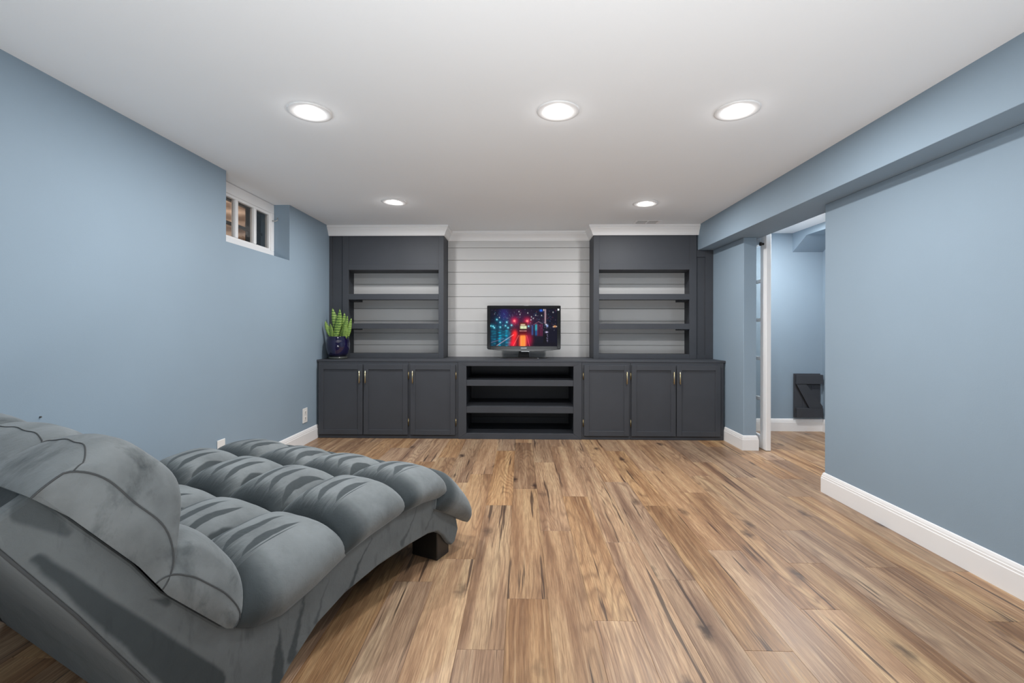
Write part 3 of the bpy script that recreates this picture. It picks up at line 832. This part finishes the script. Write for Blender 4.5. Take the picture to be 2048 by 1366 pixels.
bm = bmesh.new(); prism(bm, [(tcx - .052, tz0 - .012), (tcx + .052, tz0 - .012), (tcx + .060, ZC + .012), (tcx - .060, ZC + .012)], 'y', YT + .02, YT + .06)
part('neck', bm, M['tvmatt'], tv, bevel=.004)
bm = bmesh.new()
pr = [(.252, ZC + .0005), (.256, ZC + .004), (.24, ZC + .010), (.12, ZC + .014), (.05, ZC + .016)]
lathe(bm, pr, 0, 0, 48)
for vv in bm.verts: vv.co.y *= .40; vv.co.x += tcx; vv.co.y += YT + .045
part('stand_base', bm, M['tvblack'], tv, smooth=True)

# ------------------------------------------------------------------ snake plant
pc = at(676, 712, 4.735); px_, py_ = pc.x, 4.735
pl = thing('potted_snake_plant', 'snake plant in a glossy cobalt blue pot on the counter', 'plant', (px_, py_, ZC))
bm = bmesh.new()
z = ZC
lathe(bm, [(.070, z + .026), (.086, z + .030), (.104, z + .060), (.116, z + .105), (.119, z + .150), (.115, z + .190), (.107, z + .222), (.110, z + .230), (.108, z + .236), (.101, z + .236), (.099, z + .222), (.099, z + .205)], px_, py_, 48, cap=False)
part('pot', bm, M['pot'], pl, smooth=True)
bm = bmesh.new(); lathe(bm, [(.092, z + .0005), (.098, z + .004), (.096, z + .022), (.088, z + .0255), (.03, z + .0255)], px_, py_, 40)
so = part('saucer', bm, plain('smoked_glass_saucer', (.05, .055, .05), .12), pl, smooth=True)
bm = bmesh.new(); lathe(bm, [(.0985, z + .19), (.0985, z + .212), (.05, z + .217), (.01, z + .218)], px_, py_, 32); part('soil', bm, M['soil'], pl, smooth=True)
def leaf(bx_, tipx, tipz, wd, yo, lean, twist):
    bm = bmesh.new(); uvl = bm.loops.layers.uv.new('UVMap')
    n, mcols = 16, 6
    b0 = Vector((px_ + bx_, py_ + yo, z + .205)); b1 = Vector((px_ + tipx, py_ + yo + lean, tipz))
    grid = []
    for i in range(n + 1):
        u = i / n
        c = b0.lerp(b1, u) + Vector((0.012 * math.sin(u * 3.0 + twist * 5), 0, 0))
        hw = wd * (0.62 + .5 * math.sin(math.pi * min(u * .75 + .1, 1))) * (1 - u ** 4.0) ** .9 * .92 + .0006
        ang = twist + .5 * (u - .5) * twist
        row = []
        for j in range(mcols + 1):
            s = j / mcols * 2 - 1
            off = Vector((math.cos(ang) * s * hw, math.sin(ang) * s * hw - .30 * hw * (1 - abs(s)) * 0 + .35 * hw * s * s, 0))
            row.append((bm.verts.new(c + off), (j / mcols, u)))
        grid.append(row)
    for i in range(n):
        for j in range(mcols):
            q = (grid[i][j], grid[i][j + 1], grid[i + 1][j + 1], grid[i + 1][j])
            f = bm.faces.new([a[0] for a in q])
            for lp, a in zip(f.loops, q): lp[uvl].uv = a[1]
    o = part('leaf', bm, M['leaf'], pl, smooth=True)
    s = o.modifiers.new('solid', 'SOLIDIFY'); s.thickness = .004
k_ = 4.735 / FPX
for bx_, tx_, tz_, wd, yo, lean, tw in ((-4, -9, 617, 5.2, .01, -.01, .25), (-11, -20, 643, 3.6, -.02, -.03, .5), (-8, -13, 648, 3.6, -.03, -.03, -.3),
                                        (-2, 6, 619, 5.6, -.035, -.02, -.2), (7, 14, 626, 4.2, .02, .0, .35), (9, 20, 632, 4.6, -.02, -.02, -.25), (14, 28, 637, 3.2, .0, .02, .3),
                                        (13, 21, 650, 4.4, -.04, -.03, .15), (5, 2, 650, 3.5, .04, .02, -.4)):
    leaf(bx_ * k_, tx_ * k_, Z(tz_, 4.735), wd * 1.28 * k_, yo, lean, tw)

# ------------------------------------------------------------------ sliding glazed door and shutter in the adjoining room
xd0, xd1 = 2.226, 2.270
yd0, yd1 = 4.188, 4.95
dr = thing('glazed_door', 'white five-pane glazed door standing open beside the column', 'door', ((xd0 + xd1) / 2, yd0, 0))
zs = [1.905, 1.562, 1.199, .837, .461, .118]
part('stile', B((xd0, xd1, yd0, yd0 + .105, .004, 2.06)), M['white'], dr, bevel=.003)
part('stile', B((xd0, xd1, yd1 - .105, yd1, .004, 2.06)), M['white'], dr, bevel=.003)
part('rail', B((xd0, xd1, yd0 + .1055, yd1 - .1055, zs[0] + .0, 2.06)), M['white'], dr, bevel=.003)
part('rail', B((xd0, xd1, yd0 + .1055, yd1 - .1055, .004, zs[5])), M['white'], dr, bevel=.003)
for zz in zs[1:5]:
    part('glazing_bar', B((xd0 + .004, xd1 - .004, yd0 + .1055, yd1 - .1055, zz - .016, zz + .016)), M['white'], dr, bevel=.006, seg=2)
for a, b in zip(zs, zs[1:]):
    part('pane', B((xd0 + .020, xd0 + .024, yd0 + .1055, yd1 - .1055, b + .017, a - .017)), M['glass'], dr)
bm = bmesh.new(); tube(bm, [(xd0 + .002, 4.235, 1.895), (xd0 - .024, 4.235, 1.895)], .011, 12); tube(bm, [(xd0 - .020, 4.235, 1.895), (xd0 - .034, 4.235, 1.895)], .017, 12)
o = part('knob', bm, M['leg'], dr, smooth=True); o['label'] = 'small black knob near the top of the stile'
part('floor_guide', B((xd0 + .01, xd1 - .01, yd0 + .2, yd0 + .24, .0, .0035)), M['leg'], dr)

sy0, sy1 = YO - .045, YO - .0165
q0, q1 = X(1589.5, sy0), X(1643.5, sy0)
zt2, zb2 = Z(747.5, sy0, 1600), Z(836, sy0, 1600)
sh = thing('plank_shutter', 'small dark charcoal shutter with a diagonal brace on the far blue wall', 'shutter', ((q0 + q1) / 2, YO, zb2))
nb = 3
for i in range(nb):
    a = q0 + (q1 - q0) * i / nb; b = q0 + (q1 - q0) * (i + 1) / nb
    part('board', B((a + .0008, b - .0008, sy0 + .022, YO - .0165, zb2 + .002, zt2)), M['char'], sh, bevel=.001)
hb = (zt2 - zb2) * .205
part('batten', B((q0 + .016, q1 + .014, sy0 - .004, sy0 + .0215, zt2 - .012 - hb, zt2 - .012)), M['char'], sh, bevel=.001)
part('batten', B((q0 + .020, q1 + .014, sy0 - .004, sy0 + .0215, zb2 + .008, zb2 + .008 + hb)), M['char'], sh, bevel=.001)
bm = bmesh.new(); za, zc_ = zt2 - .0125 - hb, zb2 + .0085 + hb
prism(bm, [(q0 + .018, za), (q0 + .125, za), (q1 + .012, zc_ + .02), (q1 + .012, zc_), (q0 + .160, zc_)], 'y', sy0, sy0 + .0215)
part('brace', bm, M['char'], sh, bevel=.001)

# ------------------------------------------------------------------ tufted chaise
ANG = math.radians(25)
CU = Vector((math.sin(ANG), math.cos(ANG), 0)); CV = Vector((-CU.y, CU.x, 0)); CF = Vector((-.32, 2.278, 0))
CWID = 1.30
def cw(s, wv, zv):
    k = min(1.0, max(0.0, (s - .85) / .65)); k = k * k * (3 - 2 * k)      # the back narrows a little on the wall side
    return CF - CU * s + CV * (wv * (1 - .125 * k)) + Vector((0, 0, zv))
ch = thing('chaise_lounge', 'wide tufted grey velvet chaise lounge with a rolled back', 'chaise', tuple(cw(.75, CWID / 2, 0)))
TOP = [(-.01, .10), (.01, .17), (.05, .235), (.10, .29), (.15, .315), (.30, .338), (.47, .340), (.62, .325), (.75, .303), (.88, .258), (.99, .233), (1.08, .248), (1.17, .300), (1.31, .462), (1.37, .560), (1.47, .690), (1.535, .775)]
BACK = [(1.60, .735), (1.585, .680), (1.47, .490), (1.34, .257), (1.25, .02), (1.235, .0)]
BOT = [(1.00, .0), (.95, .045), (.85, .115), (.73, .155), (.56, .176), (.37, .178), (.24, .172), (.17, .155), (.12, .115), (.08, .065), (.05, .04), (.02, .045)]
PROF = TOP + BACK + BOT
def ptop(s):
    return float(np.interp(s, [p[0] for p in TOP], [p[1] for p in TOP]))
def cprism(w0, w1, prof, inset=0.0):
    bm = bmesh.new()
    A = [bm.verts.new(cw(p[0], w0, p[1])) for p in prof]; Cc = [bm.verts.new(cw(p[0], w1, p[1])) for p in prof]
    n = len(prof)
    for i in range(n): bm.faces.new((A[i], A[(i + 1) % n], Cc[(i + 1) % n], Cc[i]))
    bm.faces.new(A[::-1]); bm.faces.new(Cc)
    uvl = bm.loops.layers.uv.new('UVMap'); key = {}
    for i, p in enumerate(prof): key[A[i]] = key[Cc[i]] = p
    for f in bm.faces:
        for lp in f.loops: lp[uvl].uv = key[lp.vert][:2]
    return bm
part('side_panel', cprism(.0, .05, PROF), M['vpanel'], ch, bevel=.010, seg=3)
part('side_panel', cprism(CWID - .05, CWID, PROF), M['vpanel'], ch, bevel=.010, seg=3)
core = [(p[0] + (.012 if i < 3 else 0), p[1] - .012) for i, p in enumerate(TOP)] + [(1.575, .70), (1.46, .505), (1.33, .272), (1.235, .01)] + [(1.01, .01)] + [(p[0], p[1] + .012) for p in BOT[1:8]] + [(.12, .14), (.03, .06)]
part('base', cprism(.0505, CWID - .0505, core), M['vpanel'], ch)
# welt along the rear corner and rear panel
rp = [(1.600, .742), (1.5875, .682), (1.4725, .492), (1.3425, .259), (1.2525, .02), (1.24, .0), (1.228, .0), (1.242, .03), (1.332, .27), (1.462, .503), (1.577, .69), (1.58, .735)]
part('rear_panel', cprism(.055, CWID - .055, rp), M['vpanel'], ch, bevel=.004)
for wv in (.004, CWID - .004):
    bm = bmesh.new(); tube(bm, [cw(s, wv, zv) for s, zv in BACK], .0035, 6); part('welt', bm, M['seam'], ch, smooth=True)
# legs
for s0_, s1_ in ((.045, .145), (1.04, 1.14)):
    for w0_, w1_ in ((.02, .17), (CWID - .17, CWID - .02)):
        if s0_ > 1: continue
        part('leg', cprism(w0_, w1_, [(s0_, 0), (s1_, 0), (s1_, .135), (s0_, .135)]), M['leg'], ch, bevel=.004)

def puff(name, P0, P1, Hh, w0, w1, end0, end1, mat, pa=2.6, bmin0=0.0, bmin1=0.0, nb=30, na=34, drop=True, bulge=.03, under=.03, endc=None, ear=0.0, pb=2.4, es=.9, b0=.42, gusset=False):
    """one stuffed section between two tucks P0 (head side) and P1 (foot side), from w0 to w1"""
    P0, P1 = Vector(P0), Vector(P1)
    d = P1 - P0; nrm = Vector((d.y, -d.x)).normalized()
    if nrm.y < 0: nrm = -nrm
    bm = bmesh.new(); uvl = bm.loops.layers.uv.new('UVMap')
    ta = [math.sin(math.pi / 2 * (i / na * 2 - 1)) for i in range(na + 1)]
    tb = [math.sin(math.pi / 2 * (j / nb * 2 - 1)) for j in range(nb + 1)]
    def fB(b):
        c = max(0.0, 1 - abs(b) ** pb) ** .5
        m = bmin0 if b < 0 else bmin1
        return m + (1 - m) * c
    rs = random.Random(hash((round(P0.x, 2), round(w0, 2))) % 1000)
    ph = rs.uniform(0, 6)
    def pos(a, b, top=True):
        u = (a + 1) / 2
        base_ = P0.lerp(P1, u)
        fa = max(0.0, 1 - abs(a) ** pa) ** .5
        fb = fB(b)
        h = Hh * fa * fb
        wv = (w0 + w1) / 2 + (w1 - w0) / 2 * b
        # an end section rounds down to the upholstered side panel
        q2 = None
        for on, sg in ((end0, -1), (end1, 1)):
            if not on: continue
            if gusset:
                e_ = max(0.0, (b * sg - es) / (1 - es)); e_ = e_ * e_ * (3 - 2 * e_)
                base_ = Vector((base_.x, base_.y + (ptop(base_.x) - .004 - base_.y) * e_))
            elif b * sg > b0:
                ell = max(0.0, 1 - ((b * sg - b0) / (1 - b0)) ** 2.2) ** .5
                tgt = Vector(endc[0]).lerp(Vector(endc[1]), u) if endc else Vector((base_.x, ptop(base_.x) - .004))
                q0 = base_ + nrm * (Hh * fa * fB(b0) if top else -under * fa)
                q2 = tgt + (q0 - tgt) * ell
                wv += sg * (bulge * fa * 4 * ell * (1 - ell) if top else -.03)
        # small puckers towards the corners
        pk = 1 + .025 * math.sin(9 * b + ph) * abs(a) ** 3 + .02 * math.sin(7 * a + ph) * abs(b) ** 3
        q = q2 if q2 is not None else base_ + nrm * (h * pk if top else -under * fa * fb)
        # tufts pull the corners outwards a touch, edges bow in
        q = q + (d.normalized()) * (ear * (1 if a > 0 else .2) * a * abs(b) ** 4)
        return cw(q.x, wv, q.y)
    top = [[bm.verts.new(pos(a, b)) for b in tb] for a in ta]
    bot = [[bm.verts.new(pos(a, b, False)) for b in tb] for a in ta]
    def quad(vv, uvs):
        try: f = bm.faces.new(vv)
        except ValueError: return
        for lp, q in zip(f.loops, uvs): lp[uvl].uv = q
    for G, flip in ((top, False), (bot, True)):
        for i in range(na):
            for j in range(nb):
                vv = [G[i][j], G[i][j + 1], G[i + 1][j + 1], G[i + 1][j]]
                def vv_(b):
                    if not gusset and ((end0 and b < -b0 - .12) or (end1 and b > b0 + .12)): return -.2 if b < 0 else 1.2
                    return (b + 1) / 2
                uv_ = [((ta[i] + 1) / 2, vv_(tb[j])), ((ta[i] + 1) / 2, vv_(tb[j + 1])), ((ta[i + 1] + 1) / 2, vv_(tb[j + 1])), ((ta[i + 1] + 1) / 2, vv_(tb[j]))]
                if flip: vv, uv_ = vv[::-1], uv_[::-1]
                quad(vv, uv_)
    for i in range(na):        # side walls (flat gussets where bmin > 0)
        for j in (0, nb):
            quad([top[i][j], top[i + 1][j], bot[i + 1][j], bot[i][j]], [(.5, .5)] * 4)
    for j in range(nb):
        for i in (0, na):
            quad([top[i][j], top[i][j + 1], bot[i][j + 1], bot[i][j]], [(.5, .5)] * 4)
    bmesh.ops.remove_doubles(bm, verts=bm.verts[:], dist=.0004)
    edge_pts = [pos(a, -1) for a in ta], [pos(a, 1) for a in ta], [pos(-.83, b) for b in tb]
    o = part(name, bm, mat, ch, smooth=True)
    return o, edge_pts
# seat: four rows of four tufts
VAL = [(1.130, .335), (.770, .368), (.450, .405), (.150, .385), (-.075, .130)]
HGT = [.100, .105, .088, .105]
NC = 4; cwid = CWID / NC
for r_ in range(4):
    for c_ in range(NC):
        w0_, w1_ = c_ * cwid, (c_ + 1) * cwid
        e0, e1 = c_ == 0, c_ == NC - 1
        if e0: w0_ = -.012
        if e1: w1_ = CWID + .012
        P0, P1 = VAL[r_], VAL[r_ + 1]
        dx = Vector(P1) - Vector(P0)
        P0 = (P0[0] - dx.x * .0, P0[1]); P1 = (P1[0] + dx.x * .03, P1[1] + dx.y * .03)
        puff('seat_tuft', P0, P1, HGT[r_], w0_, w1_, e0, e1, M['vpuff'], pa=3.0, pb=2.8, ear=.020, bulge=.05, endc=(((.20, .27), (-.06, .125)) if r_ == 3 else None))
# back: a lumbar roll and a head roll
CB = [-.026, .26, .65, 1.04, CWID + .026]
for nm, P0, P1, hh, pa_ in (('lumbar_tuft', (1.335, .545), (1.150, .285), .128, 3.4), ('head_tuft', (1.548, .772), (1.322, .545), .185, 3.6)):
    for c_ in range(4):
        e0, e1 = c_ == 0, c_ == 3
        o, eds = puff(nm, P0, P1, hh, CB[c_], CB[c_ + 1], e0, e1, M['vroll'], pa=pa_, bmin0=.47 if e0 else .82, bmin1=.47 if e1 else .82, under=.0, pb=2.2, gusset=True)
        if nm == 'head_tuft':
            bm = bmesh.new(); tube(bm, eds[2], .0015, 6); part('top_seam', bm, M['seam'], o, smooth=True)
        if e0 or e1:
            bm = bmesh.new(); tube(bm, eds[0] if e0 else eds[1], .0022, 6)
            part('piping', bm, M['seam'], o, smooth=True)
